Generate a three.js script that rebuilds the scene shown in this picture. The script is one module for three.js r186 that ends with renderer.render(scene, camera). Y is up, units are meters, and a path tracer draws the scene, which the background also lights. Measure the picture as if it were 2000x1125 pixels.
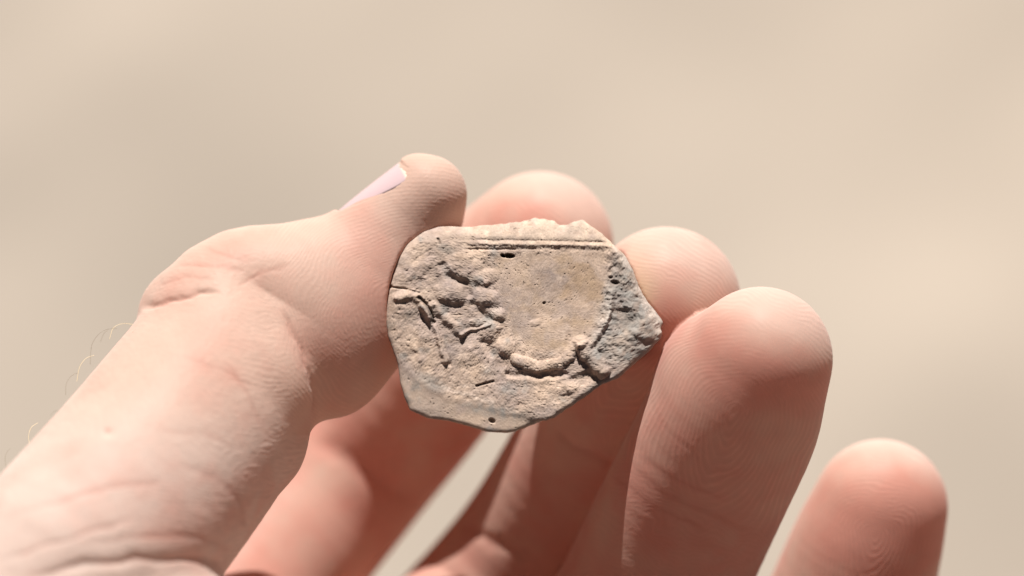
import * as THREE from 'three';

// ---------------------------------------------------------------- camera, sky, sun, exposure
const PITCH = THREE.MathUtils.degToRad(68);              // the camera looks down at the ground
const ORIGIN = new THREE.Vector3(0, 1.15, 0);            // the held piece, 1.15 m above the ground
const TOWARDS = new THREE.Vector3(0, Math.sin(PITCH), Math.cos(PITCH));
const SCREEN_UP = new THREE.Vector3(0, Math.cos(PITCH), -Math.sin(PITCH));
const DIST = 350;                                        // millimetres from lens to the held piece
const S = 19.42;                                         // how many units of the sketch make a millimetre
const scene = new THREE.Scene();
const camera = new THREE.PerspectiveCamera(2 * Math.atan(562.5 / S / DIST) * 180 / Math.PI, 16 / 9, 0.02, 2000);
camera.position.copy(ORIGIN).addScaledVector(TOWARDS, DIST / 1000);
camera.up.copy(SCREEN_UP);
camera.lookAt(ORIGIN);
camera.focus = 0.349;
camera.userData.fStop = 8.5;
scene.add(camera);

const SUN_LOCAL = new THREE.Vector3(-0.05, 0.945, 0.265).normalize();
const sunDir = new THREE.Vector3(SUN_LOCAL.x, 0, 0).addScaledVector(SCREEN_UP, SUN_LOCAL.y).addScaledVector(TOWARDS, SUN_LOCAL.z).normalize();
{ // a clear, hazy sky: paler towards the horizon and round the sun
  const W = 256, H = 128, data = new Float32Array(W * H * 4), d = new THREE.Vector3();
  for (let j = 0; j < H; j++) for (let i = 0; i < W; i++) {
    const up = ((j + 0.5) / H - 0.5) * Math.PI, az = ((i + 0.5) / W - 0.5) * 2 * Math.PI; d.set(Math.cos(az) * Math.cos(up), Math.sin(up), Math.sin(az) * Math.cos(up));
    const h = Math.pow(1 - Math.max(0, d.y), 3), g = 0.22 * Math.pow(Math.max(0, d.dot(sunDir)), 24) + 0.06 * Math.pow(Math.max(0, d.dot(sunDir)), 4);
    data.set([0.045 + 0.085 * h + g, 0.06 + 0.085 * h + g * 0.95, 0.09 + 0.07 * h + g * 0.85, 1], (j * W + i) * 4);
  }
  const t = new THREE.DataTexture(data, W, H, THREE.RGBAFormat, THREE.FloatType);
  t.mapping = THREE.EquirectangularReflectionMapping; t.magFilter = THREE.LinearFilter; t.needsUpdate = true;
  scene.background = t; scene.environment = t; scene.environmentIntensity = 0.26;
}
const sun = new THREE.DirectionalLight(new THREE.Color(1, 0.965, 0.915), 4.8);
sun.position.copy(ORIGIN).addScaledVector(sunDir, 3);
sun.target.position.copy(ORIGIN);
sun.castShadow = true;
Object.assign(sun.shadow.camera, { left: -0.25, right: 0.25, top: 0.25, bottom: -0.25, near: 0.1, far: 8 });
sun.shadow.mapSize.set(4096, 4096);
scene.add(sun, sun.target);
const renderer = new THREE.WebGLRenderer({ antialias: true });
renderer.toneMapping = THREE.LinearToneMapping;
renderer.toneMappingExposure = 1.95;
renderer.shadowMap.enabled = true;

// ---------------------------------------------------------------- noise and small helpers
const clamp = (x, a = 0, b = 1) => (x < a ? a : x > b ? b : x);
const mix = (a, b, t) => a + (b - a) * t;
const sstep = (a, b, x) => { const t = clamp((x - a) / (b - a)); return t * t * (3 - 2 * t); };
const gauss = (x, w) => Math.exp(-(x * x) / (w * w));
function hash3(x, y, z) {
  let h = Math.imul(x, 374761393) ^ Math.imul(y, 668265263) ^ Math.imul(z, 1274126177);
  h = Math.imul(h ^ (h >>> 13), 1274126177); h ^= h >>> 16;
  return (h >>> 0) / 4294967296;
}
function noise(x, y, z = 0) {                           // value noise in -1 .. 1
  const ix = Math.floor(x), iy = Math.floor(y), iz = Math.floor(z);
  let fx = x - ix, fy = y - iy, fz = z - iz;
  fx = fx * fx * (3 - 2 * fx); fy = fy * fy * (3 - 2 * fy); fz = fz * fz * (3 - 2 * fz);
  const a = mix(mix(hash3(ix, iy, iz), hash3(ix + 1, iy, iz), fx), mix(hash3(ix, iy + 1, iz), hash3(ix + 1, iy + 1, iz), fx), fy);
  const b = mix(mix(hash3(ix, iy, iz + 1), hash3(ix + 1, iy, iz + 1), fx), mix(hash3(ix, iy + 1, iz + 1), hash3(ix + 1, iy + 1, iz + 1), fx), fy);
  return mix(a, b, fz) * 2 - 1;
}
function fbm(x, y, z, n) { let s = 0, a = 0.5; for (let i = 0; i < n; i++) { s += a * noise(x, y, z); x = x * 2.03 + 17.1; y = y * 2.03 + 5.3; z = z * 2.03 + 9.7; a *= 0.5; } return s; }
let seed = 20240607;
const rnd = () => { seed = (seed + 0x6d2b79f5) | 0; let t = Math.imul(seed ^ (seed >>> 15), 1 | seed); t = (t + Math.imul(t ^ (t >>> 7), 61 | t)) ^ t; return ((t ^ (t >>> 14)) >>> 0) / 4294967296; };

// sketch units (2000 x 1125) at a depth z (mm towards the lens) -> millimetres, and back
const un = (u, v, z) => { const k = (DIST - z) / DIST / S; return [(u - 1000) * k, (562.5 - v) * k, z]; };
const pj = (x, y, z) => { const k = DIST / (DIST - z) * S; return [1000 + x * k, 562.5 - y * k]; };
function segDist(px, py, ax, ay, bx, by) {
  const dx = bx - ax, dy = by - ay, t = clamp(((px - ax) * dx + (py - ay) * dy) / (dx * dx + dy * dy));
  const ex = px - ax - t * dx, ey = py - ay - t * dy;
  return [Math.sqrt(ex * ex + ey * ey), t, (dx * ey - dy * ex) >= 0 ? 1 : -1];
}
function polyDist(px, py, pts) {                        // [distance, place along 0..1, side]
  let best = 1e9, at = 0, side = 1; const n = pts.length - 1;
  for (let i = 0; i < n; i++) { const r = segDist(px, py, pts[i][0], pts[i][1], pts[i + 1][0], pts[i + 1][1]); if (r[0] < best) { best = r[0]; at = (i + r[1]) / n; side = r[2]; } }
  return [best, at, side];
}
function place(o) { o.position.copy(ORIGIN); o.rotation.x = -PITCH; o.scale.setScalar(1); scene.add(o); return o; }
function meshOf(name, pos, nor, col, index, material) {
  const g = new THREE.BufferGeometry();
  g.setAttribute('position', new THREE.BufferAttribute(pos, 3));
  if (nor) g.setAttribute('normal', new THREE.BufferAttribute(nor, 3));
  if (col) g.setAttribute('color', new THREE.BufferAttribute(col, 3));
  g.setIndex(new THREE.BufferAttribute(index, 1));
  if (!nor) g.computeVertexNormals();
  const m = new THREE.Mesh(g, material);
  m.name = name; m.castShadow = m.receiveShadow = true;
  return m;
}

// ---------------------------------------------------------------- ground
{
  const N = 260, pos = new Float32Array((N + 1) * (N + 1) * 3), col = new Float32Array((N + 1) * (N + 1) * 3), idx = new Uint32Array(N * N * 6);
  const warp = (t) => Math.sign(t) * (Math.abs(t) * 2.2 + Math.pow(Math.abs(t), 7) * 300);
  for (let j = 0; j <= N; j++) for (let i = 0; i <= N; i++) {
    const x = warp(i / N * 2 - 1), z = warp(j / N * 2 - 1) - 1.0, k = (j * (N + 1) + i) * 3;
    const near = 1 / (1 + Math.pow(Math.hypot(x, z) / 12, 2));
    pos[k] = x; pos[k + 1] = near * (0.05 * fbm(x * 1.3, z * 1.3, 1, 3) + 0.012 * fbm(x * 5, z * 5, 4, 4)); pos[k + 2] = z;
    const t = fbm(x * 3.4 + 3, z * 3.4, 7, 4) + 0.25 * noise(x * 30, z * 30, 3), w = fbm(x * 1.1, z * 1.1, 11, 2);
    const b = 1 + 0.055 * t + 0.12 * fbm(x * 8.5, z * 8.5, 31, 2);
    col[k] = 0.386 * b; col[k + 1] = 0.327 * b * (1 + 0.02 * w); col[k + 2] = 0.273 * b * (1 + 0.05 * w);
  }
  for (let j = 0, q = 0; j < N; j++) for (let i = 0; i < N; i++) { const a = j * (N + 1) + i, b = a + 1, c = a + N + 1, d = c + 1; idx.set([a, c, b, b, c, d], q); q += 6; }
  const g = meshOf('ground', pos, null, col, idx, new THREE.MeshStandardMaterial({ vertexColors: true, roughness: 1 }));
  g.userData = { kind: 'structure', label: 'pale sandy ground far below the hand, out of focus' };
  scene.add(g);
}

// ---------------------------------------------------------------- the sherd
// its own sketch is 1532 x 1125 units, 2.394 of them to one unit of the large sketch
const OUT = [[375, 102], [300, 125], [225, 180], [190, 230], [160, 300], [140, 370], [127, 450], [128, 540], [140, 620], [165, 690], [185, 745], [195, 830], [215, 900], [240, 960], [330, 1000], [420, 1010], [510, 1035], [590, 1060], [700, 1067], [760, 1052], [850, 1015], [905, 1000], [960, 965], [1050, 905], [1140, 840], [1210, 815], [1290, 745], [1370, 672], [1408, 632], [1422, 602], [1413, 580], [1428, 550], [1400, 515], [1350, 450], [1310, 380], [1280, 300], [1250, 240], [1200, 190], [1150, 145], [1100, 108], [1050, 70], [1000, 80], [975, 96], [935, 93], [915, 73], [830, 62], [760, 78], [700, 86], [600, 95], [500, 104], [430, 100]];
const CX = 730, CY = 560;
const sh2px = (c, d) => [700 + c / 2.394, 400 + d / 2.394];
const TILT = Math.tan(THREE.MathUtils.degToRad(14)), SH_Z = 1.2, THICK = 6.2;
const sherdPlane = (py) => SH_Z - TILT * (600 - py) / S;     // the face leans back at the top
// smooth closed outline as radius by angle
const OUTR = (() => {
  const n = 2048, r = new Float32Array(n), m = OUT.length;
  for (let k = 0; k < n; k++) {
    const a = k / n * Math.PI * 2, dx = Math.cos(a), dy = Math.sin(a); let best = 100;
    for (let i = 0; i < m; i++) {
      const [ax, ay] = OUT[i], [bx, by] = OUT[(i + 1) % m], ex = bx - ax, ey = by - ay, det = dx * -ey + dy * ex;
      if (Math.abs(det) < 1e-9) continue;
      const px = ax - CX, py = ay - CY, t = (px * -ey + py * ex) / det, u = (dx * py - dy * px) / det;
      if (t > 0 && u >= -1e-6 && u <= 1 + 1e-6) best = t;
    }
    r[k] = best;
  }
  const q = new Float32Array(n);
  for (let k = 0; k < n; k++) { let s = 0, w = 0; for (let d = -7; d <= 7; d++) { const g = Math.exp(-d * d / 14); s += g * r[(k + d + n) % n]; w += g; } q[k] = s / w; }
  for (let k = 0; k < n; k++) { const a = k / n * Math.PI * 2; q[k] += 5 * fbm(Math.cos(a) * 22, Math.sin(a) * 22, 3, 3) * (Math.cos(a) > -0.5 ? 1 : 0.35); }
  return q;
})();
const outR = (a) => { const n = 2048, t = ((a / (Math.PI * 2)) % 1 + 1) % 1 * n, i = Math.floor(t), f = t - i; return mix(OUTR[i % n], OUTR[(i + 1) % n], f); };

const bump = (x, y, cx, cy, rx, ry, deg, p = 1) => {    // a rounded mound, 1 at the top
  const a = deg * Math.PI / 180, c = Math.cos(a), s = Math.sin(a), dx = x - cx, dy = y - cy, u = (dx * c + dy * s) / rx, v = (-dx * s + dy * c) / ry, d = u * u + v * v;
  return d >= 1 ? 0 : p === 1 ? (1 - d) * (1 - d) * (1 + d) : Math.sqrt(1 - d);
};
const stroke = (x, y, pts, w, p = 1) => { const d = polyDist(x, y, pts)[0] / w; return d >= 1 ? 0 : p === 1 ? (1 - d * d) * (1 - d * d) : Math.sqrt(1 - d * d); };
const LOWER = [[120, 640], [190, 720], [280, 800], [370, 860], [500, 905], [640, 940], [720, 962], [880, 985], [1020, 890], [1140, 825], [1260, 740], [1390, 625]];
function lowerSide(x, y) {                              // how far below the line where the face breaks to the under edge
  const r = polyDist(x, y, LOWER); return r[2] > 0 ? r[0] : -r[0];
}
const PANEL = [[660, 215], [1150, 215], [1170, 330], [1150, 470], [1090, 610], [960, 690], [790, 680], [700, 590], [660, 450], [640, 330]];
function inPoly(x, y, P) { let c = false; for (let i = 0, j = P.length - 1; i < P.length; j = i++) if ((P[i][1] > y) !== (P[j][1] > y) && x < (P[j][0] - P[i][0]) * (y - P[i][1]) / (P[j][1] - P[i][1]) + P[i][0]) c = !c; return c; }
const PANEL_LOOP = [...PANEL, PANEL[0]];
function relief(x, y, edge) {                           // millimetres towards the lens; also says what the place is
  const wx = x + 7 * noise(x / 40, y / 40, 2) + 1.6 * noise(x / 9, y / 9, 5), wy = y + 7 * noise(x / 40, y / 40, 8) + 1.6 * noise(x / 9, y / 9, 12);
  const pd = polyDist(wx, wy, PANEL_LOOP)[0] * (inPoly(wx, wy, PANEL) ? 1 : -1);
  const panel = sstep(-14, 34, pd);
  let h = 0, pit = 0, kind = 0;
  h -= 0.07 * panel + 0.24 * sstep(20, 260, pd);         // the shallow hollow panel
  // moulding along the top
  const ry = y + 2.5 * noise(x / 70, 3.3, 1) + 1.2 * noise(x / 12, y / 12, 4), my = ry - 0.018 * (x - 860), rim = sstep(470, 600, x) * (1 - sstep(1190, 1225, x));
  h += 0.13 * rim * gauss(my - 186, 9) + 0.10 * rim * gauss(my - 150, 22);
  h -= 0.13 * sstep(490, 520, x) * (1 - sstep(715, 760, x)) * gauss(ry - 209, 5) + 0.05 * sstep(500, 700, x) * (1 - sstep(1150, 1190, x)) * gauss(my - 208, 7);
  h -= 0.05 * rim * gauss(my - 169, 5);
  h += 0.30 * sstep(170, 195, y) * 0 ;
  // mounds of the relief
  const B = [[432, 412, 88, 62, 25, 0.95], [600, 432, 76, 50, 18, 0.95], [590, 340, 78, 48, -12, 0.55], [490, 285, 110, 72, -10, 0.5], [655, 512, 50, 38, 40, 0.75], [612, 592, 72, 50, -25, 0.85], [694, 668, 62, 50, 55, 1.05], [280, 300, 80, 50, -40, 0.35], [240, 470, 110, 80, 20, 0.45], [270, 610, 120, 90, 20, 0.3], [530, 690, 110, 70, -30, 0.35], [830, 552, 34, 22, -15, 0.22], [560, 545, 60, 24, -8, 0.35]];
  for (const b of B) { const v = bump(wx, wy, b[0], b[1], b[2], b[3], b[4]); h += v * b[5] * 0.5; if (v > 0.25) kind = 1; }
  const bar = stroke(wx, wy, [[735, 722], [790, 748], [870, 756], [940, 742], [985, 700], [1010, 662]], 27, 2); h += 0.31 * bar; if (bar > 0.2) kind = 1;
  const knob = bump(wx, wy, 1036, 640, 42, 36, 0); h += 0.5 * knob; if (knob > 0.2) kind = 1;
  const post = stroke(wx, wy, [[1058, 672], [1098, 725], [1142, 778]], 40, 2); h += 0.72 * post; if (post > 0.2) kind = 1;
  const stem = stroke(wx, wy, [[350, 470], [400, 520], [440, 565], [480, 600]], 28); h += 0.32 * stem; if (stem > 0.3) kind = 1;
  const stem2 = stroke(wx, wy, [[300, 480], [350, 560], [385, 640], [405, 730]], 26); h += 0.36 * stem2; if (stem2 > 0.3) kind = 1;
  h -= 0.22 * stroke(wx, wy, [[352, 545], [398, 640], [424, 750]], 13);
  h += 0.40 * stroke(wx, wy, [[180, 430], [250, 425], [300, 455], [330, 520]], 34);
  h += 0.30 * stroke(wx, wy, [[1090, 650], [1150, 560], [1180, 480], [1190, 400]], 22);
  h += 0.25 * stroke(wx, wy, [[480, 605], [560, 575], [620, 560]], 12);
  h -= 0.3 * stroke(wx, wy, [[395, 290], [420, 330], [500, 370], [515, 420]], 26) + 0.25 * stroke(wx, wy, [[540, 470], [600, 530], [590, 640], [630, 700]], 30);
  h -= 0.25 * stroke(wx, wy, [[700, 790], [850, 800], [960, 790]], 26);
  // deep marks
  const slit = stroke(x + 3 * noise(x / 6, y / 6, 1), y, [[284, 434], [318, 466], [338, 500], [350, 550]], 13) * 1.0, hole = Math.max(bump(x, y, 706, 239, 27, 12, 2, 2), bump(x, y, 676, 238, 13, 9, 20, 2));
  const cut = stroke(x, y, [[552, 847], [590, 836], [632, 825]], 8), pore = Math.max(bump(x, y, 1200, 364, 26, 14, 10), 0.8 * bump(x, y, 868, 460, 9, 9, 0), bump(x, y, 625, 1010, 17, 13, 20, 2), 0.7 * bump(x, y, 1180, 340, 14, 9, 0));
  const notch = Math.max(bump(x, y, 138, 381, 26, 11, 10, 2), 0.5 * stroke(x, y, [[150, 385], [215, 392], [285, 412]], 7), 0.6 * stroke(x, y, [[372, 160], [380, 182]], 8), 0.5 * stroke(x, y, [[185, 250], [178, 272]], 8));
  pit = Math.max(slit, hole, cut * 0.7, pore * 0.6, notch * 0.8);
  h -= 1.1 * hole + 0.5 * slit + 0.3 * cut + 0.4 * pore + 0.4 * notch;
  // the grey broken right side: radiating scratches and steps
  const grey = sstep(1105, 1200, x + 0.25 * (y - 400)) * sstep(190, 260, y) * (1 - sstep(690, 800, y));
  const an = Math.atan2(y - 430, x - 980);
  h += grey * (0.06 * noise(an * 22 + 1.6 * noise(x / 40, y / 40, 2), Math.hypot(x - 980, y - 430) / 50, 4) + 0.17 * fbm(x / 26, y / 26, 6, 4));
  h -= 0.42 * grey * bump(x, y, 1250, 540, 90, 70, 0) + 0.3 * grey * stroke(x, y, [[1180, 260], [1215, 400], [1230, 500]], 50);
  // chipped facet left of the post
  h -= 0.35 * bump(x, y, 1050, 815, 90, 42, -20) ;
  h += 0.28 * bump(wx, wy, 985, 850, 70, 38, -25);
  const low = lowerSide(x + 8 * noise(x / 45, y / 45, 3), y + 8 * noise(x / 45, y / 45, 9));
  const rough = (1 - 0.72 * panel) * (1 - 0.8 * sstep(-10, 25, low) * sstep(900, 700, x) - 0.4 * sstep(0, 25, low) * sstep(700, 900, x)) * (y < 170 ? 0.55 : 1);
  const band = (0.55 - 0.35 * panel) + 0.45;
  let tex = 0.14 * fbm(x / 60, y / 60, 1, 2) + 0.09 * fbm(x / 24, y / 24, 3, 3) * band + 0.024 * noise(x / 5.5, y / 5.5, 2) + 0.014 * noise(x / 2.8, y / 2.8, 2);
  const flake = noise(x / 17 + 0.6 * noise(x / 40, y / 40, 1), y / 12, 21);
  tex -= 0.045 * sstep(0.55, 0.9, flake);
  h += rough * tex + 0.012 * noise(x / 3.2, y / 3.2, 7);
  const px = noise(x / 7.5, y / 7.5, 31), speck = sstep(0.72, 0.9, px) * sstep(0.1, 0.5, noise(x / 60, y / 60, 17) + 0.35);
  h -= 0.07 * speck;
  return { h, pit, kind, panel, grey, low, speck, flake, rim: rim * sstep(215, 195, my) };
}
const sherdInfo = {};
{
  const NA = 980, NR = 175, NS = 34, rows = NR + 1 + NS;
  const nV = NA * rows + 2, pos = new Float32Array(nV * 3), col = new Float32Array(nV * 3), kinds = new Uint8Array(nV);
  const put = (k, v, c, kind) => { pos.set([v[0] / 1000, v[1] / 1000, v[2] / 1000], k * 3); col.set(c, k * 3); kinds[k] = kind; };
  const roundAt = (a) => {                              // how far the edge is rounded, in sketch units, by direction
    const c = Math.cos(a), s = Math.sin(a);             // s > 0 is down
    let r = mix(46, 20, sstep(0.1, 0.5, s));
    r = mix(r, 60, sstep(0.45, 0.9, -s) * (c < 0.5 ? 1 : 0.7)); r = mix(r, 62, sstep(0.2, 0.7, -c));
    r = mix(r, 22, sstep(0.3, 0.8, c)); return s > 0 ? Math.min(r, mix(62, 24, sstep(0.05, 0.45, s))) : r;
  };
  const colorAt = (x, y, f, e) => {
    const t = 1.9 * fbm(x / 110, y / 110, 5, 4), u = fbm(x / 26, y / 26, 15, 3), w = noise(x / 4, y / 4, 25), v = fbm(x / 60, y / 60, 45, 3);
    const cs = 0.96 - 0.07 * sstep(640, 480, x) * sstep(230, 300, y) * sstep(20, -40, f.low); let r = 0.372, g = 0.276, b = 0.220;
    r *= 1 + 0.22 * t; g *= 1 + 0.2 * t; b *= 1 + 0.14 * t;
    const pale = clamp(0.5 * f.rim + 0.35 * sstep(5, 60, f.low) + sstep(0.15, 0.5, u) * 0.35 + 0.22 * sstep(190, 150, y));  // under edge also paled to paint light bounced off the sand
    r = mix(r, 0.47, pale * 0.75); g = mix(g, 0.365, pale * 0.75); b = mix(b, 0.285, pale * 0.75);
    const och = f.panel * sstep(-0.1, 0.5, v) * 0.6; r = mix(r, 0.385, och); g = mix(g, 0.27, och); b = mix(b, 0.18, och);
    const mauve = (1 - f.panel) * sstep(0.0, 0.45, -v) * 0.5; r = mix(r, 0.36, mauve); g = mix(g, 0.27, mauve); b = mix(b, 0.235, mauve);
    const greys = clamp(f.grey * (0.75 + 0.6 * u) + sstep(0.25, 0.55, fbm(x / 70 + 9, y / 70, 33, 4)) * 0.7 * (1 - f.panel) + bump(x, y, 410, 205, 60, 30, 20) * 0.6 + bump(x, y, 415, 310, 34, 60, -20) * 0.5 + 0.7 * bump(x, y, 340, 830, 110, 50, 30) + (0.55 + u) * (bump(x, y, 650, 965, 240, 50, 8) + bump(x, y, 1120, 860, 200, 46, -34)) + (0.4 + u) * (bump(x, y, 730, 860, 110, 50, 0) + bump(x, y, 600, 780, 50, 36, 0) + bump(x, y, 240, 520, 60, 40, 0) + bump(x, y, 310, 680, 40, 26, 0)) + 0.5 * bump(x, y, 605, 522, 40, 30, 0));
    r = mix(r, 0.195, greys * 0.85); g = mix(g, 0.185, greys * 0.85); b = mix(b, 0.172, greys * 0.85);
    const stain = 0.55 * f.panel * sstep(-0.15, 0.4, v + 0.9 * bump(x, y, 1050, 380, 150, 190, 15) - 0.45); r = mix(r, 0.27, stain); g = mix(g, 0.175, stain); b = mix(b, 0.105, stain);
    const dots = sstep(0.62, 0.8, noise(x / 6, y / 6, 91)) * (0.25 * f.panel + (f.low > 0 ? 0.35 : 0.08));
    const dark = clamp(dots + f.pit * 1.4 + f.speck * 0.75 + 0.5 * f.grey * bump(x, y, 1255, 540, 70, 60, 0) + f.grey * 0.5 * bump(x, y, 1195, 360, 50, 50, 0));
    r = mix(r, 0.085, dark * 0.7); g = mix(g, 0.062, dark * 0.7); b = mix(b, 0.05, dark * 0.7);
    const wh = clamp((0.55 + 1.2 * u + 0.4 * w) * (bump(x, y, 560, 550, 70, 26, -8) + bump(x, y, 600, 765, 44, 30, 0) + bump(x, y, 640, 490, 40, 30, 0) + bump(x, y, 470, 850, 60, 14, -8) + 0.8 * bump(x, y, 1150, 540, 40, 120, 18) + 0.8 * bump(x, y, 400, 215, 70, 22, 10) + 0.6 * stroke(x, y, [[380, 850], [520, 890], [640, 930]], 16) + 1.6 * stroke(x, y, [[1215, 200], [1285, 320], [1355, 470], [1412, 590]], 36))) * 0.6; r = mix(r, 0.52, wh); g = mix(g, 0.43, wh); b = mix(b, 0.37, wh);
    const brown = sstep(0.05, 0.4, fbm(x / 34 + 4, y / 22, 63, 3)) * (f.low > 0 ? 0.12 : 0.32) * (1 - f.grey); r = mix(r, 0.285, brown); g = mix(g, 0.195, brown); b = mix(b, 0.14, brown);
    const n = 1 + (0.14 * w + 0.24 * u) * (f.low > 0 ? 0.5 : 1); const salt = sstep(0.8, 0.95, noise(x / 3.4, y / 3.4, 71)) * 0.12;
    return [cs * mix(r * n, 0.6, salt), cs * mix(g * n, 0.53, salt), cs * mix(b * n, 0.46, salt)];
  };
  const kindOf = (x, y, f) => (f.low > 0 ? 3 : y < 203 + 0.018 * (x - 860) && x > 330 && x < 1215 ? 2 : f.grey > 0.5 || x > 1290 ? 4 : f.kind ? 1 : 0);
  for (let i = 0; i < NA; i++) {
    const a = i / NA * Math.PI * 2, R = outR(a), ca = Math.cos(a), sa = Math.sin(a), rr = roundAt(a), lastZ = [0];
    for (let j = 0; j <= NR; j++) {
      const t = (j + 1) / (NR + 1), tt = 1 - Math.pow(1 - t, 1.12), r = R * tt, x = CX + ca * r, y = CY + sa * r, e = R - r;
      const f = relief(x, y, e), [px, py] = sh2px(x, y);
      let z = sherdPlane(py) + f.h * sstep(0, 36, e + 6);
      const q = clamp(e / rr); z -= rr / 46.5 * 0.62 * (1 - Math.sqrt(Math.max(0, 1 - (1 - q) * (1 - q))));
      if (y < 200) z -= 0.5 * Math.pow(clamp((200 - y) / 130), 1.4);
      if (f.low > 0) z -= f.low / 46.5 * mix(0.14, 0.42, sstep(640, 960, x)) * sstep(-4, 40, f.low);
      z -= 1.2 * sstep(1240, 1420, x + 0.15 * Math.abs(y - 560)) * sstep(0, 1, 1 - e / 160);
      put(j * NA + i, un(px, py, z), colorAt(x, y, f, e), kindOf(x, y, f));
      lastZ[0] = z;
    }
    for (let j = 1; j <= NS; j++) {
      const t = j / NS, x0 = CX + ca * R, y0 = CY + sa * R, zb = sherdPlane(sh2px(x0, y0)[1]) - THICK;
      const z = mix(lastZ[0], zb, t), grow = -14 * t + 7 * fbm(Math.cos(a) * 9, Math.sin(a) * 9, t * 3, 3) * Math.min(1, t * 3) - 60 * Math.pow(Math.max(0, t - 0.7) / 0.3, 2);
      const x = CX + ca * (R + grow), y = CY + sa * (R + grow), [px, py] = sh2px(x, y);
      const f = { pit: 0, kind: 0, panel: 0, grey: sstep(0.2, 0.7, ca) * 0.8, low: sa > 0 ? 60 : -10, speck: 0, rim: 0 };
      put((NR + j) * NA + i, un(px, py, z), colorAt(x, y + 300 * t, f, 0), sa > 0.1 ? 3 : 0);
    }
  }
  const f0 = relief(CX, CY, 300), c0 = sh2px(CX, CY);
  put(NA * rows, un(c0[0], c0[1], sherdPlane(c0[1]) + f0.h), colorAt(CX, CY, f0, 300), 0);
  put(NA * rows + 1, un(c0[0], c0[1], sherdPlane(c0[1]) - THICK - 0.4), colorAt(CX, CY, f0, 300), 0);
  const lists = [[], [], [], [], []];
  const tri = (a, b, c) => { const k = kinds[a] === kinds[b] || kinds[a] === kinds[c] ? kinds[a] : kinds[b]; lists[k].push(a, b, c); };
  const all = [];
  for (let i = 0; i < NA; i++) {
    const n = (i + 1) % NA;
    tri(NA * rows, n, i);
    for (let j = 0; j < rows - 1; j++) { const a = j * NA + i, b = j * NA + n, c = a + NA, d = b + NA; tri(a, b, c); tri(b, d, c); }
    tri(NA * rows + 1, (rows - 1) * NA + i, (rows - 1) * NA + n);
  }
  for (const l of lists) for (const v of l) all.push(v);
  const g = new THREE.BufferGeometry(); g.setAttribute('position', new THREE.BufferAttribute(pos, 3)); g.setIndex(all); g.computeVertexNormals();
  const nor = g.attributes.normal.array;
  const clay = new THREE.MeshStandardMaterial({ vertexColors: true, roughness: 0.93 });
  clay.name = 'fired_clay';
  const sub = (name, tris) => {
    const map = new Map(), ii = new Uint32Array(tris.length), src = [];
    tris.forEach((v, k) => { let m = map.get(v); if (m === undefined) { m = src.length; map.set(v, m); src.push(v); } ii[k] = m; });
    const P = new Float32Array(src.length * 3), N = new Float32Array(src.length * 3), C = new Float32Array(src.length * 3);
    src.forEach((v, k) => { for (let c = 0; c < 3; c++) { P[k * 3 + c] = pos[v * 3 + c]; N[k * 3 + c] = nor[v * 3 + c]; C[k * 3 + c] = col[v * 3 + c]; } });
    return meshOf(name, P, N, C, ii, clay);
  };
  const sherd = place(sub('pottery_sherd', lists[0]));
  sherd.userData = { label: 'worn buff clay sherd with moulded relief held between thumb and fingers', category: 'pottery sherd' };
  const relf = sub('relief_ornament', lists[1]), rim = sub('rim_moulding', lists[2]), under = sub('lower_edge', lists[3]), broken = sub('broken_edge', lists[4]);
  rim.userData.label = 'pale moulded band along the upper edge'; broken.userData.label = 'grey broken edge'; under.userData.label = 'smooth speckled under edge';
  sherd.add(relf, rim, under, broken);
}

// the sherd as a field, for the skin that is pressed by it (mm, negative inside)
function sherdField(x, y, z) {
  const [px, py] = pj(x, y, z), c = (px - 700) * 2.394 - CX, d = (py - 400) * 2.394 - CY, r = Math.hypot(c, d);
  const side = (r - outR(Math.atan2(d, c))) / 46.5 * 0.95, front = z - (sherdPlane(py) + 1.0), back = (sherdPlane(py) - THICK) - z;
  return Math.max(side, front, back);
}

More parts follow.
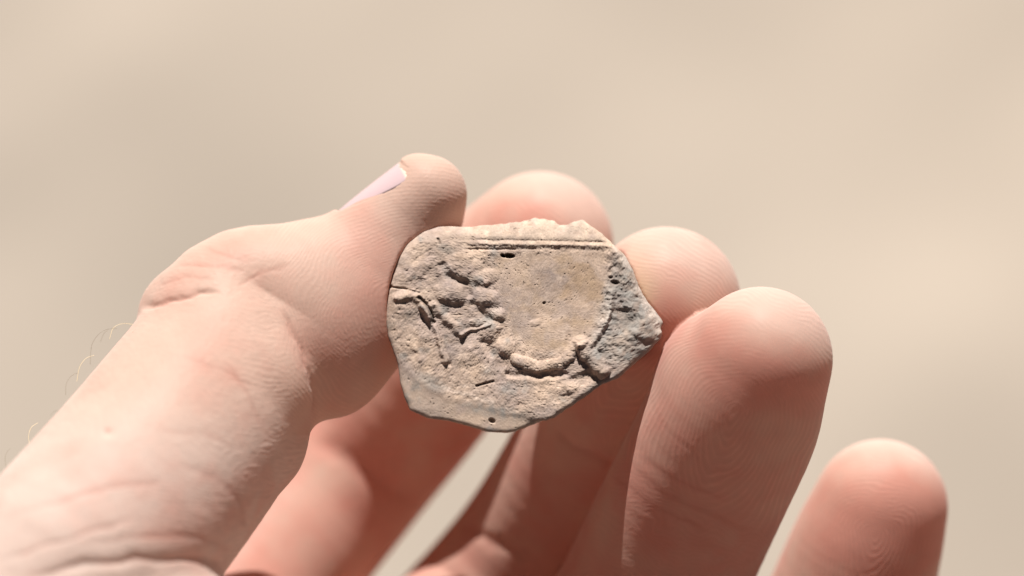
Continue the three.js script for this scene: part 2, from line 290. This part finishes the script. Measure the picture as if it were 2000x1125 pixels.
// ---------------------------------------------------------------- the hand
// chains of balls: [u, v, z (mm), radius (sketch units)]
const DIGITS = {
  thumb: { k: 2.0, chain: [[834, 380, -5, 78], [772, 440, -5.5, 92], [692, 520, -5.5, 113], [585, 560, -4, 127], [450, 605, -3, 142], [430, 735, -1, 196], [375, 830, 2.5, 214], [300, 930, 6.5, 222], [215, 1035, 10.5, 230], [115, 1160, 14, 240], [20, 1330, 12, 285], [60, 1620, -6, 330]],
    blobs: [[690, 650, -4.2, 104], [645, 715, -3.2, 102], [735, 520, -6, 108], [745, 600, -7, 92], [330, 598, -4, 46], [620, 645, -2.4, 114, 3], [605, 602, -3.4, 112, 3], [815, 442, -7, 84, 2], [765, 545, -7.5, 108, 2], [700, 590, -4.8, 118, 3], [812, 347, -4.6, 46, 0.6], [490, 562, -4, 99], [470, 757, 2.2, 143, 0.8], [488, 860, 1.8, 112, 0.8], [320, 1345, 15, 232]] },
  index: { k: 1.3, chain: [[1055, 478, -18, 143], [1000, 530, -20, 149], [950, 584, -22, 148], [825, 763, -28.5, 147], [735, 873, -32.5, 149], [650, 970, -33, 156], [570, 1062, -31, 163], [470, 1180, -27, 172], [300, 1450, -16, 190]], blobs: [] },
  middle: { k: 1.8, chain: [[1300, 590, -9, 147], [1235, 715, -12.5, 153], [1185, 826, -16.5, 151], [1125, 928, -21, 150], [1055, 1040, -25.5, 148], [985, 1145, -28.6, 157], [894, 1256, -27.4, 166], [560, 1640, -8, 195]], blobs: [] },
  ring: { k: 2.2, chain: [[1486, 700, 2.8, 140], [1457, 760, 0.9, 156], [1428, 824, -1.5, 170], [1373, 938, -5.3, 172], [1318, 1052, -9.4, 174], [1240, 1215, -14.5, 178], [1130, 1380, -15, 182], [860, 1720, -5, 195]], blobs: [[1402, 722, -1.5, 106]] },
  little: { k: 2.2, chain: [[1720, 988, -14.7, 130], [1706, 1030, -15.4, 138], [1689, 1080, -16.4, 147], [1653, 1190, -18.9, 159], [1570, 1400, -22, 162], [1160, 1800, -6, 175]], blobs: [] },
};
const PALM = [[[300, 1450, -16, 190], [60, 2050, -12, 330]], [[560, 1640, -8, 195], [120, 2100, -12, 320]], [[860, 1720, -5, 195], [220, 2200, -12, 300]], [[1160, 1800, -6, 175], [330, 2300, -12, 290]], [[60, 1620, -6, 330], [80, 2150, -10, 330]], [[120, 2100, -12, 320], [-40, 2750, -16, 400]], [[330, 2300, -12, 290], [110, 2750, -16, 390]], [[-10, 2720, -16, 400], [-250, 3900, 60, 600]], [[-250, 3900, 60, 600], [-900, 5200, 175, 1000]]];
const ball = ([u, v, z, r]) => { const p = un(u, v, z); return [...p, r / S * (DIST - z) / DIST]; };
const cone = (A, B) => { const a = ball(A), b = ball(B), d = [b[0] - a[0], b[1] - a[1], b[2] - a[2]]; return { a, d, r0: a[3], dr: b[3] - a[3], l2: d[0] * d[0] + d[1] * d[1] + d[2] * d[2] || 1e-9 }; };
const digits = Object.entries(DIGITS).map(([name, d]) => {
  const C = d.chain, dense = [C[0]];
  for (let i = 0; i < C.length - 1; i++) for (let q = 1; q <= 4; q++) {      // a smooth run through the balls
    const a = C[Math.max(0, i - 1)], b = C[i], c = C[i + 1], e = C[Math.min(C.length - 1, i + 2)], t = q / 4;
    dense.push(b.map((_, k) => 0.5 * (2 * b[k] + (c[k] - a[k]) * t + (2 * a[k] - 5 * b[k] + 4 * c[k] - e[k]) * t * t + (3 * b[k] - a[k] - 3 * c[k] + e[k]) * t * t * t)));
  }
  const parts = dense.slice(1).map((b, i) => ({ ...cone(dense[i], b), k: 0.15 })).concat(d.blobs.map((b) => ({ ...cone(b, b), k: b[4] ?? d.k + 0.6 })));
  const all = [...d.chain, ...d.blobs].map(ball), lo = [1e9, 1e9, 1e9], hi = [-1e9, -1e9, -1e9];
  for (const b of all) for (let c = 0; c < 3; c++) { lo[c] = Math.min(lo[c], b[c] - b[3]); hi[c] = Math.max(hi[c], b[c] + b[3]); }
  return { name, parts, k: d.k, lo, hi };
});
const palm = PALM.map(([a, b]) => cone(a, b));
const coneDist = (c, x, y, z) => {
  const px = x - c.a[0], py = y - c.a[1], pz = z - c.a[2], t = clamp((px * c.d[0] + py * c.d[1] + pz * c.d[2]) / c.l2);
  const ex = px - t * c.d[0], ey = py - t * c.d[1], ez = pz - t * c.d[2];
  return Math.sqrt(ex * ex + ey * ey + ez * ez) - c.r0 - t * c.dr;
};
const smin = (a, b, k) => { const h = Math.max(k - Math.abs(a - b), 0) / k; return Math.min(a, b) - h * h * k * 0.25; };
const boxDist = (d, x, y, z) => Math.hypot(Math.max(d.lo[0] - x, 0, x - d.hi[0]), Math.max(d.lo[1] - y, 0, y - d.hi[1]), Math.max(d.lo[2] - z, 0, z - d.hi[2]));
let nearest = 0;
const NAIL = (() => { const A = un(655, 413, -5.2), B = un(783, 308, -5.2), dx = B[0] - A[0], dy = B[1] - A[1], L = Math.hypot(dx, dy); return { A, L, ax: dx / L, ay: dy / L, R: 5.0, z: -5.2 }; })();
const nailEdges = (t) => { const s = clamp(t); return [(-78 + 18 * Math.pow(1 - s, 3)) * Math.PI / 180, (58 * Math.pow(s, 0.45) - 10 * Math.pow(s, 14)) * Math.PI / 180]; };
function nailPlace(x, y, z) {                           // along, round and out from the axis of the nail
  const dx = x - NAIL.A[0], dy = y - NAIL.A[1], s = dx * NAIL.ax + dy * NAIL.ay, c = -dx * NAIL.ay + dy * NAIL.ax + NAIL.R, d = z - NAIL.z, [f0, f1] = nailEdges(s / NAIL.L);
  return { s, rad: Math.hypot(c, d), f: Math.atan2(d, c), f0, f1 };
}
const PALM_TOP = Math.max(...palm.map((c) => Math.max(c.a[1] + c.r0, c.a[1] + c.d[1] + c.r0 + c.dr)));
function field(x, y, z) {
  let pd = 1e9;
  if (y < PALM_TOP + 9) for (const c of palm) pd = smin(pd, coneDist(c, x, y, z), 9);
  let best = pd; nearest = 5;
  for (let i = 0; i < digits.length; i++) {
    const d = digits[i], far = boxDist(d, x, y, z);
    if (far > best + 1) continue;
    let v = 1e9;
    for (const c of d.parts) v = smin(v, coneDist(c, x, y, z), c.k);
        const own = v; if (pd < 1e8) v = smin(v, pd, 7);
    if (v < best) nearest = own < pd + 4 ? i : 5;
    best = i ? smin(best, v, 0.35) : Math.min(best, v);
  }
  if (x < -9 && x > -18 && y > 6 && y < 15) {             // the bed of the thumb nail
    const q = nailPlace(x, y, z), w = (q.f - 0.5 * (q.f0 + q.f1)), half = 0.5 * (q.f1 - q.f0), bed = Math.max(NAIL.R - 0.26 - q.rad, -q.s, q.s - NAIL.L * 0.97, (Math.abs(w) - half) * NAIL.R);
    const c = -bed, h = Math.max(0.3 - Math.abs(best - c), 0) / 0.3; best = Math.max(best, c) + h * h * 0.3 * 0.25;
  }
  // the held piece presses into the skin
  if (y > -16 && y < 8 && x > -15 && x < 18 && z > -16 && z < 8) { const s = -(sherdField(x, y, z) + 0.12), h = Math.max(0.4 - Math.abs(best - s), 0) / 0.4; best = Math.max(best, s) + h * h * 0.1; }
  return best;
}
function grad(x, y, z, e, out) {
  const a = field(x + e, y - e, z - e), b = field(x - e, y - e, z + e), c = field(x - e, y + e, z - e), d = field(x + e, y + e, z + e);
  let gx = a - b - c + d, gy = -a - b + c + d, gz = -a + b - c + d; const l = Math.hypot(gx, gy, gz) || 1;
  out[0] = gx / l; out[1] = gy / l; out[2] = gz / l; return out;
}
// creases: [points, depth mm, half width in sketch units, lift of the far side]
const CREASES = [                                       // [points, depth mm, half width, digit]
  [[[548, 600], [562, 634], [582, 672], [602, 722], [615, 780], [617, 832]], 0.22, 5, 0],
  [[[-20, 1098], [77, 1070], [193, 1035], [270, 1012]], 0.10, 5, 0], [[[-20, 1020], [129, 973], [258, 948], [340, 945]], 0.06, 5, 0], [[[20, 1134], [160, 1106], [258, 1096], [387, 1090], [455, 1104]], 0.34, 9, 0],
  [[[270, 608], [300, 594], [332, 584], [387, 571], [440, 574]], 0.36, 6, 0], [[[335, 522], [387, 516], [440, 520], [490, 529]], 0.05, 5, 0], [[[451, 564], [515, 529], [575, 518]], 0.05, 5, 0], [[[400, 475], [440, 500], [500, 510]], 0.035, 5, 0], [[[300, 560], [360, 540], [430, 545]], 0.04, 5, 0],
  [[[445, 709], [490, 787], [509, 838]], 0.04, 5, 0], [[[330, 900], [420, 935], [470, 985], [484, 1060]], 0.05, 7, 0], [[[300, 840], [400, 850], [470, 880]], 0.03, 6, 0], [[[120, 1075], [260, 1050], [400, 1050], [470, 1080]], 0.08, 7, 0], [[[350, 690], [430, 720], [520, 770]], 0.02, 6, 0],
  [[[1235, 918], [1300, 965], [1400, 1012], [1490, 1040]], 0.012, 8, 3], [[[1180, 915], [1280, 990], [1400, 1050]], 0.008, 7, 3], [[[1230, 880], [1320, 935], [1420, 985]], 0.008, 6, 3], [[[1075, 835], [1140, 882], [1225, 920]], 0.12, 10, 2], [[[880, 1010], [960, 1060], [1060, 1090]], 0.3, 12, 2],
  [[[600, 850], [680, 895], [760, 955], [840, 1010]], 0.35, 18, 1],
];
const AXES = { 1: { t: [1055, 478], d: [-0.565, 0.825], core: 150 }, 2: { t: [1300, 590], d: [-0.5, 0.866], core: 90 }, 3: { t: [1485, 700], d: [-0.43, 0.903], core: 120 }, 4: { t: [1722, 986], d: [-0.3, 0.954], core: 60 } };
function skin(px, py, id, n, x, y, z) {                 // [lift mm, r, g, b]
  let h = 0, line = 0, r = 0.64, g = 0.452, b = 0.37;  // line: pale dry-skin ridges, with their white reflections painted in
  const front = sstep(-0.1, 0.25, n[2]);
  const m1 = fbm(x / 5, y / 5, z / 5, 3), m2 = fbm(x / 1.3, y / 1.3, z / 1.3, 2);
  let pink = 0.25 + (id >= 1 && id <= 4 ? 1.3 : 0.8) * m1 + 0.3 * m2;
  for (const [pts, depth, w, own] of CREASES) {
    const lo = pts[0], hi = pts[pts.length - 1];
    if (own !== (id === 5 ? 0 : id) || py < Math.min(lo[1], hi[1]) - 70 || py > Math.max(lo[1], hi[1]) + 70 || px < Math.min(lo[0], hi[0]) - 50 || px > Math.max(lo[0], hi[0]) + 50) continue;
    const q = polyDist(px + 5 * noise(px / 45, py / 45, 4) + 2 * noise(px / 14, py / 14, 3), py + 5 * noise(px / 45, py / 45, 14) + 2 * noise(px / 14, py / 14, 9), pts), end = sstep(0, 0.2, q[1]) * (1 - sstep(0.8, 1, q[1]));
    const v = (gauss(q[0], w) * 0.7 + 0.3 * gauss(q[0], w * 2.6)) * (depth > 0.4 ? Math.max(end, 0.5) : end) * front;
    h -= depth * v; pink += 0.3 * v; line -= 0.06 * gauss(q[0], w * 0.6) * end * front;
  }
  if (id >= 1 && id <= 4) {
    const A = AXES[id], dx = px - A.t[0], dy = py - A.t[1], a = dx * A.d[0] + dy * A.d[1], u = -dx * A.d[1] + dy * A.d[0];
    const wu = u + 14 * noise(px / 90, py / 90, id), wa = a - A.core + 14 * noise(px / 90, py / 90, id + 5) + 5 * noise(px / 26, py / 26, 3) + 1.2 * noise(px / 9, py / 9, 6);
    const rr = wa < 0 ? Math.hypot(wu * 0.9, wa) : Math.hypot(wu * (0.9 - 0.25 * sstep(0, 200, wa)), wa * 0.42 + 0.3 * Math.max(0, wu) );
    const fade = 1 - sstep(210, 290, a - (id === 3 ? 40 : 0)), br = 0.55 + 0.45 * noise(px / 16, py / 16, 9);
    const s = Math.cos(rr / 7.4 * Math.PI * 2 + 0.6 * noise(px / 12, py / 12, 2));
    h += front * fade * (0.010 * s + 0.004 * noise(px / 5, py / 5, 7)) * (0.5 + 0.5 * br); line += front * fade * 0.11 * Math.max(0, s) * (0.1 + 1.1 * br);
    const cr = (1 - fade) * front, t2 = Math.cos((a + 18 * noise(px / 40, py / 40, 4) + 5 * noise(px / 12, py / 12, 4)) / 9.5 * Math.PI * 2) ;
    h += cr * (0.003 * t2 + 0.004 * noise(px / 7, py / 7, 3)); line += cr * 0.02 * t2;
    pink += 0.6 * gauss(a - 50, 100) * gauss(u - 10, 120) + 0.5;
    r *= 0.985; g *= 0.93; b *= 0.91;
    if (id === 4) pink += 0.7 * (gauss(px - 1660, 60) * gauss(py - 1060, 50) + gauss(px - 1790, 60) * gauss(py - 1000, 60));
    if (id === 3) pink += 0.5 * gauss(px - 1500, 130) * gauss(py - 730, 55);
    pink -= 1.1 * gauss(a + 120, 75); const pale = 0.42 * gauss(a + 125, 70); r = mix(r, 0.68, pale); g = mix(g, 0.53, pale); b = mix(b, 0.475, pale);  // tips painted pale for sunlight on them; red pads part natural, part shade
    if (id === 2) { const yel = gauss(px - 1240, 45) * gauss(py - 590, 70); r = mix(r, 0.64, yel); g = mix(g, 0.46, yel); b = mix(b, 0.30, yel); pink -= yel; }
  } else {
    const dist = sstep(520, 590, px + (700 - py) * 0.12) * (py < 850 ? 1 : 0);    // the end joint
    const ax = (px - 430) * 0.56 - (py - 740) * 0.83, ac = (px - 430) * 0.83 + (py - 740) * 0.56;
    // pad lines
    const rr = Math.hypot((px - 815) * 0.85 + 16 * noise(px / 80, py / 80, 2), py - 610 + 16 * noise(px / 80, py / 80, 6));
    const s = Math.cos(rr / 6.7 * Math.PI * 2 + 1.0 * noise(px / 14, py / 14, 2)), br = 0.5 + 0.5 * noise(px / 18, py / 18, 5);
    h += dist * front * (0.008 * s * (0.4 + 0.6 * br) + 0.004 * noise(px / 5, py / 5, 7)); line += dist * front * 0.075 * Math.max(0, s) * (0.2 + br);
    // cross lines of the lower joint, stronger towards the palm side; reflections painted pale
    const side = (1 - dist) * (0.25 + 0.75 * sstep(-120, 150, ac));
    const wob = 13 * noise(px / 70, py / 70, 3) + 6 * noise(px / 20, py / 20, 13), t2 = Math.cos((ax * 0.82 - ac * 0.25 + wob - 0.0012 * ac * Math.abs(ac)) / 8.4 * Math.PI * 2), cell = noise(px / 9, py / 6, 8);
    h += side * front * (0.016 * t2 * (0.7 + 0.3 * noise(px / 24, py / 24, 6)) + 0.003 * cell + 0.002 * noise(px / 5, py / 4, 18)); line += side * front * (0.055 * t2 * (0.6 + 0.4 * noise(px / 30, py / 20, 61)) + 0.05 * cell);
    const fat = (1 - dist) * sstep(0, 170, ac) * sstep(640, 800, py);
    h += fat * 0.006 * noise(px / 13, py / 7.5, 28);
    h += (1 - dist) * 0.022 * noise(ax / 34, ac / 120, 3);
    // pores and the small scar
    h += front * 0.008 * noise(px / 3.6, py / 3.6, 44) + (1 - dist) * 0.012 * noise(px / 8, py / 8, 54);
    const scar = gauss(px - 211, 9) * gauss(py - 845, 7); h -= 0.15 * scar; pink += 1.1 * gauss(px - 209, 6) * gauss(py - 840, 5); line += 0.1 * gauss(px - 214, 14) * gauss(py - 850, 9);
    pink += -0.2 + 0.5 * dist * gauss(py - 620, 160) * sstep(560, 700, px) + 0.35 * gauss(px - 330, 130) * gauss(py - 1000, 60) + 0.3 * gauss(px - 330, 60) * gauss(py - 560, 50);
    const paleness = (1 - dist) * sstep(700, 950, py) * 0.7; r = mix(r, 0.69, paleness); g = mix(g, 0.565, paleness); b = mix(b, 0.505, paleness);  // lower thumb is pale skin, whitened further to paint its sunlit highlight
  }
  h += (id >= 1 && id <= 4 ? 0.015 : 0.04) * m1;
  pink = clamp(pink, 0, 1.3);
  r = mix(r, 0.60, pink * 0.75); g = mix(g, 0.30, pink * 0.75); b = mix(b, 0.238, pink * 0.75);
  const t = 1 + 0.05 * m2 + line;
  return [h, r * t, g * t, b * t];
}
{
  // 1. surface nets on a coarse grid
  const H = 0.85, lo = [-112, -176, -75], hi = [50, 16, 200], n = lo.map((v, c) => Math.ceil((hi[c] - v) / H) + 1), [nx, ny, nz] = n;
  const val = new Float32Array(nx * ny * nz).fill(1e3), at = (i, j, k) => (k * ny + j) * nx + i, BL = 8;
  for (let K = 0; K < nz; K += BL) for (let J = 0; J < ny; J += BL) for (let I = 0; I < nx; I += BL) {
    const c = field(lo[0] + (I + BL / 2) * H, lo[1] + (J + BL / 2) * H, lo[2] + (K + BL / 2) * H), skip = Math.abs(c) > BL * H * 0.9 + 2.2;
    for (let k = K; k < Math.min(K + BL, nz); k++) for (let j = J; j < Math.min(J + BL, ny); j++) for (let i = I; i < Math.min(I + BL, nx); i++)
      val[at(i, j, k)] = skip ? c : field(lo[0] + i * H, lo[1] + j * H, lo[2] + k * H);
  }
  const P = [], cell = new Int32Array(nx * ny * nz).fill(-1), T = [];
  for (let k = 0; k < nz - 1; k++) for (let j = 0; j < ny - 1; j++) for (let i = 0; i < nx - 1; i++) {
    let mask = 0, cnt = 0, sx = 0, sy = 0, sz = 0; const v = [];
    for (let c = 0; c < 8; c++) { const q = val[at(i + (c & 1), j + (c >> 1 & 1), k + (c >> 2))]; v.push(q); if (q < 0) mask |= 1 << c; }
    if (mask === 0 || mask === 255) continue;
    for (let c = 0; c < 8; c++) for (const e of [1, 2, 4]) {
      if (c & e) continue; const d = c | e; if ((v[c] < 0) === (v[d] < 0)) continue;
      const t = v[c] / (v[c] - v[d]); sx += (c & 1) + (e === 1 ? t : 0); sy += (c >> 1 & 1) + (e === 2 ? t : 0); sz += (c >> 2) + (e === 4 ? t : 0); cnt++;
    }
    cell[at(i, j, k)] = P.length / 3; P.push(lo[0] + (i + sx / cnt) * H, lo[1] + (j + sy / cnt) * H, lo[2] + (k + sz / cnt) * H);
  }
  const quad = (a, b, c, d, flip) => { if (a < 0 || b < 0 || c < 0 || d < 0) return; if (flip) T.push(a, c, b, a, d, c); else T.push(a, b, c, a, c, d); };
  for (let k = 1; k < nz - 1; k++) for (let j = 1; j < ny - 1; j++) for (let i = 1; i < nx - 1; i++) {
    const s = val[at(i, j, k)] < 0;
    if (s !== val[at(i + 1, j, k)] < 0) quad(cell[at(i, j - 1, k - 1)], cell[at(i, j, k - 1)], cell[at(i, j, k)], cell[at(i, j - 1, k)], !s);
    if (s !== val[at(i, j + 1, k)] < 0) quad(cell[at(i - 1, j, k - 1)], cell[at(i - 1, j, k)], cell[at(i, j, k)], cell[at(i, j, k - 1)], !s);
    if (s !== val[at(i, j, k + 1)] < 0) quad(cell[at(i - 1, j - 1, k)], cell[at(i, j - 1, k)], cell[at(i, j, k)], cell[at(i - 1, j, k)], !s);
  }
  // 2. put every point on the skin, note its digit and whether it lies where the fine lines show
  const CAP = 1400000, pos = new Float32Array(CAP * 3), nor = new Float32Array(CAP * 3), who = new Uint8Array(CAP), fine = new Uint8Array(CAP); let nv = P.length / 3;
  const g3 = [0, 0, 0];
  const settle = (i, steps) => {
    let x = pos[i * 3], y = pos[i * 3 + 1], z = pos[i * 3 + 2];
    for (let s = 0; s < steps; s++) { const d = field(x, y, z); grad(x, y, z, 0.08, g3); x -= g3[0] * d * 0.9; y -= g3[1] * d * 0.9; z -= g3[2] * d * 0.9; }
    pos[i * 3] = x; pos[i * 3 + 1] = y; pos[i * 3 + 2] = z;
    field(x, y, z); who[i] = nearest; grad(x, y, z, 0.12, g3); nor.set(g3, i * 3);
    const [u, v] = pj(x, y, z);
    fine[i] = u > -30 && u < 2030 && v > 270 && v < 1150 && g3[2] > -0.25 && z > -48 ? (z > -13 && g3[2] > -0.1 ? 2 : 1) : 0;
  };
  pos.set(P); for (let i = 0; i < nv; i++) settle(i, 3);
  // 3. split long edges where it matters
  let tris = T;
  for (const target of [0.5, 0.26, 0.12]) {
    const mid = new Map(), next = [];
    const split = (a, b) => {
      if (!(fine[a] && fine[b]) || (target < 0.2 && fine[a] + fine[b] < 3)) return -1;
      const dx = pos[a * 3] - pos[b * 3], dy = pos[a * 3 + 1] - pos[b * 3 + 1], dz = pos[a * 3 + 2] - pos[b * 3 + 2];
      if (dx * dx + dy * dy + dz * dz < target * target * 1.6) return -1;
      const key = a < b ? a * CAP + b : b * CAP + a; let m = mid.get(key);
      if (m === undefined) { if (nv >= CAP) return -1; m = nv++; mid.set(key, m); for (let c = 0; c < 3; c++) pos[m * 3 + c] = (pos[a * 3 + c] + pos[b * 3 + c]) / 2; settle(m, 1); }
      return m;
    };
    for (let t = 0; t < tris.length; t += 3) {
      let a = tris[t], b = tris[t + 1], c = tris[t + 2]; const ab = split(a, b), bc = split(b, c), ca = split(c, a), cnt = (ab >= 0) + (bc >= 0) + (ca >= 0);
      if (cnt === 0) next.push(a, b, c);
      else if (cnt === 3) next.push(a, ab, ca, ab, b, bc, ca, bc, c, ab, bc, ca);
      else if (cnt === 1) { if (ab >= 0) next.push(a, ab, c, ab, b, c); else if (bc >= 0) next.push(b, bc, a, bc, c, a); else next.push(c, ca, b, ca, a, b); }
      else if (ab < 0) next.push(c, ca, bc, ca, a, b, ca, b, bc); else if (bc < 0) next.push(a, ab, ca, ab, b, c, ab, c, ca); else next.push(b, bc, ab, bc, c, a, bc, a, ab);
    }
    tris = next;
  }
  // 4. lift by the fine relief and colour
  const out = new Float32Array(nv * 3), col = new Float32Array(nv * 3);
  for (let i = 0; i < nv; i++) {
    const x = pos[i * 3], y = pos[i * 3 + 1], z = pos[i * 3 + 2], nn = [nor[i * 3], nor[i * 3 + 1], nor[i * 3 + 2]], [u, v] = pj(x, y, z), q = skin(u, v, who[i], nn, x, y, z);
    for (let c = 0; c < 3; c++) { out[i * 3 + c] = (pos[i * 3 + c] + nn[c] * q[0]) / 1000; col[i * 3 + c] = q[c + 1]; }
  }
  const skinMat = new THREE.MeshPhysicalMaterial({ vertexColors: true, roughness: 1, transmission: 0.44, thickness: 0, specularIntensity: 0.3, clearcoat: 0.16, clearcoatRoughness: 0.45 });
  skinMat.name = 'skin';
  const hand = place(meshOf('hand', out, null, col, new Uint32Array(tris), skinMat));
  hand.userData = { label: 'bare left hand, palm side to the viewer, pinching the clay sherd', category: 'hand' };

  const hairDark = new THREE.MeshStandardMaterial({ color: new THREE.Color().setRGB(0.16, 0.12, 0.07), roughness: 0.5 }), hairFair = new THREE.MeshStandardMaterial({ color: new THREE.Color().setRGB(0.75, 0.6, 0.36), roughness: 0.4 });
  // thumb nail: a curved plate on the upper far side of the end joint
  const { A, L, R } = NAIL, ax = new THREE.Vector3(NAIL.ax, NAIL.ay, 0), e1 = new THREE.Vector3(-ax.y, ax.x, 0), e2 = new THREE.Vector3(0, 0, 1), NU = 40, NW = 40, vp = [], vc = [], vi = [];
  for (let side = 0; side < 2; side++) for (let i = 0; i <= NU; i++) for (let j = 0; j <= NW; j++) {
    const s = i / NU, [f0, f1] = nailEdges(s), f = mix(f0, f1, j / NW), rr = R - 0.06 - (side ? 0.3 : 0) - 0.22 * s * s - 0.32 * Math.pow(j / NW, 7);
    const c = Math.cos(f) * rr - R, d = Math.sin(f) * rr, w = s * L * (1.02 - 0.05 * Math.pow(Math.abs(j / NW * 2 - 1), 2));
    vp.push((A[0] + ax.x * w + e1.x * c + e2.x * d) / 1000, (A[1] + ax.y * w + e1.y * c + e2.y * d) / 1000, (A[2] + ax.z * w + e1.z * c + e2.z * d) / 1000);
    const free = sstep(0.92, 0.95, s + 0.03 * (j / NW - 0.5));
    vc.push(mix(0.45, 0.58, free), mix(0.325, 0.51, free), mix(0.335, 0.40, free));
  }
  const M = (NU + 1) * (NW + 1), id = (s, i, j) => s * M + i * (NW + 1) + j;
  for (let i = 0; i < NU; i++) for (let j = 0; j < NW; j++) { const a = id(0, i, j), b = id(0, i + 1, j), c = id(0, i, j + 1), d = id(0, i + 1, j + 1); vi.push(a, c, b, b, c, d, a + M, b + M, c + M, b + M, d + M, c + M); }
  const wall = (a, b) => vi.push(a, b, a + M, b, b + M, a + M);
  for (let i = 0; i < NU; i++) { wall(id(0, i, 0), id(0, i + 1, 0)); wall(id(0, i + 1, NW), id(0, i, NW)); }
  for (let j = 0; j < NW; j++) { wall(id(0, NU, j), id(0, NU, j + 1)); wall(id(0, 0, j + 1), id(0, 0, j)); }
  const nail = meshOf('thumb_nail', new Float32Array(vp), null, new Float32Array(vc), new Uint32Array(vi), new THREE.MeshPhysicalMaterial({ vertexColors: true, roughness: 0.42, specularIntensity: 0.8 }));
  nail.userData.label = 'pinkish nail with a pale free edge';
  hand.add(nail);

  // fine hairs on the back of the thumb
  const HAIR = [[[214, 662], [222, 640], [240, 632], [262, 634]], [[176, 712], [180, 672], [196, 650], [212, 642]], [[196, 668], [204, 650], [216, 642], [230, 642]], [[150, 745], [156, 716], [168, 700], [184, 694]], [[128, 772], [130, 748], [140, 734], [152, 728]], [[98, 812], [106, 804], [114, 802], [124, 804]], [[58, 872], [56, 850], [62, 834], [74, 826]], [[12, 915], [10, 896], [13, 884], [20, 876]], [[258, 650], [266, 643], [276, 642], [286, 646]]];
  HAIR.forEach((q, i) => {
    const c = new THREE.CatmullRomCurve3(q.map((v, k) => { const w = un(v[0], v[1], 4 - 3 * (800 - v[1]) / 200 * 0.6 + (i % 3 - 1) * 2.2 - k * 0.3); return new THREE.Vector3(w[0] / 1000, w[1] / 1000, w[2] / 1000); }).reverse());
    const h = new THREE.Mesh(new THREE.TubeGeometry(c, 14, i % 3 ? 0.000013 : 0.00002, 5), i % 3 ? hairDark : hairFair);
    h.name = 'hair'; h.castShadow = h.receiveShadow = true; hand.add(h);
  });
}
renderer.render(scene, camera);
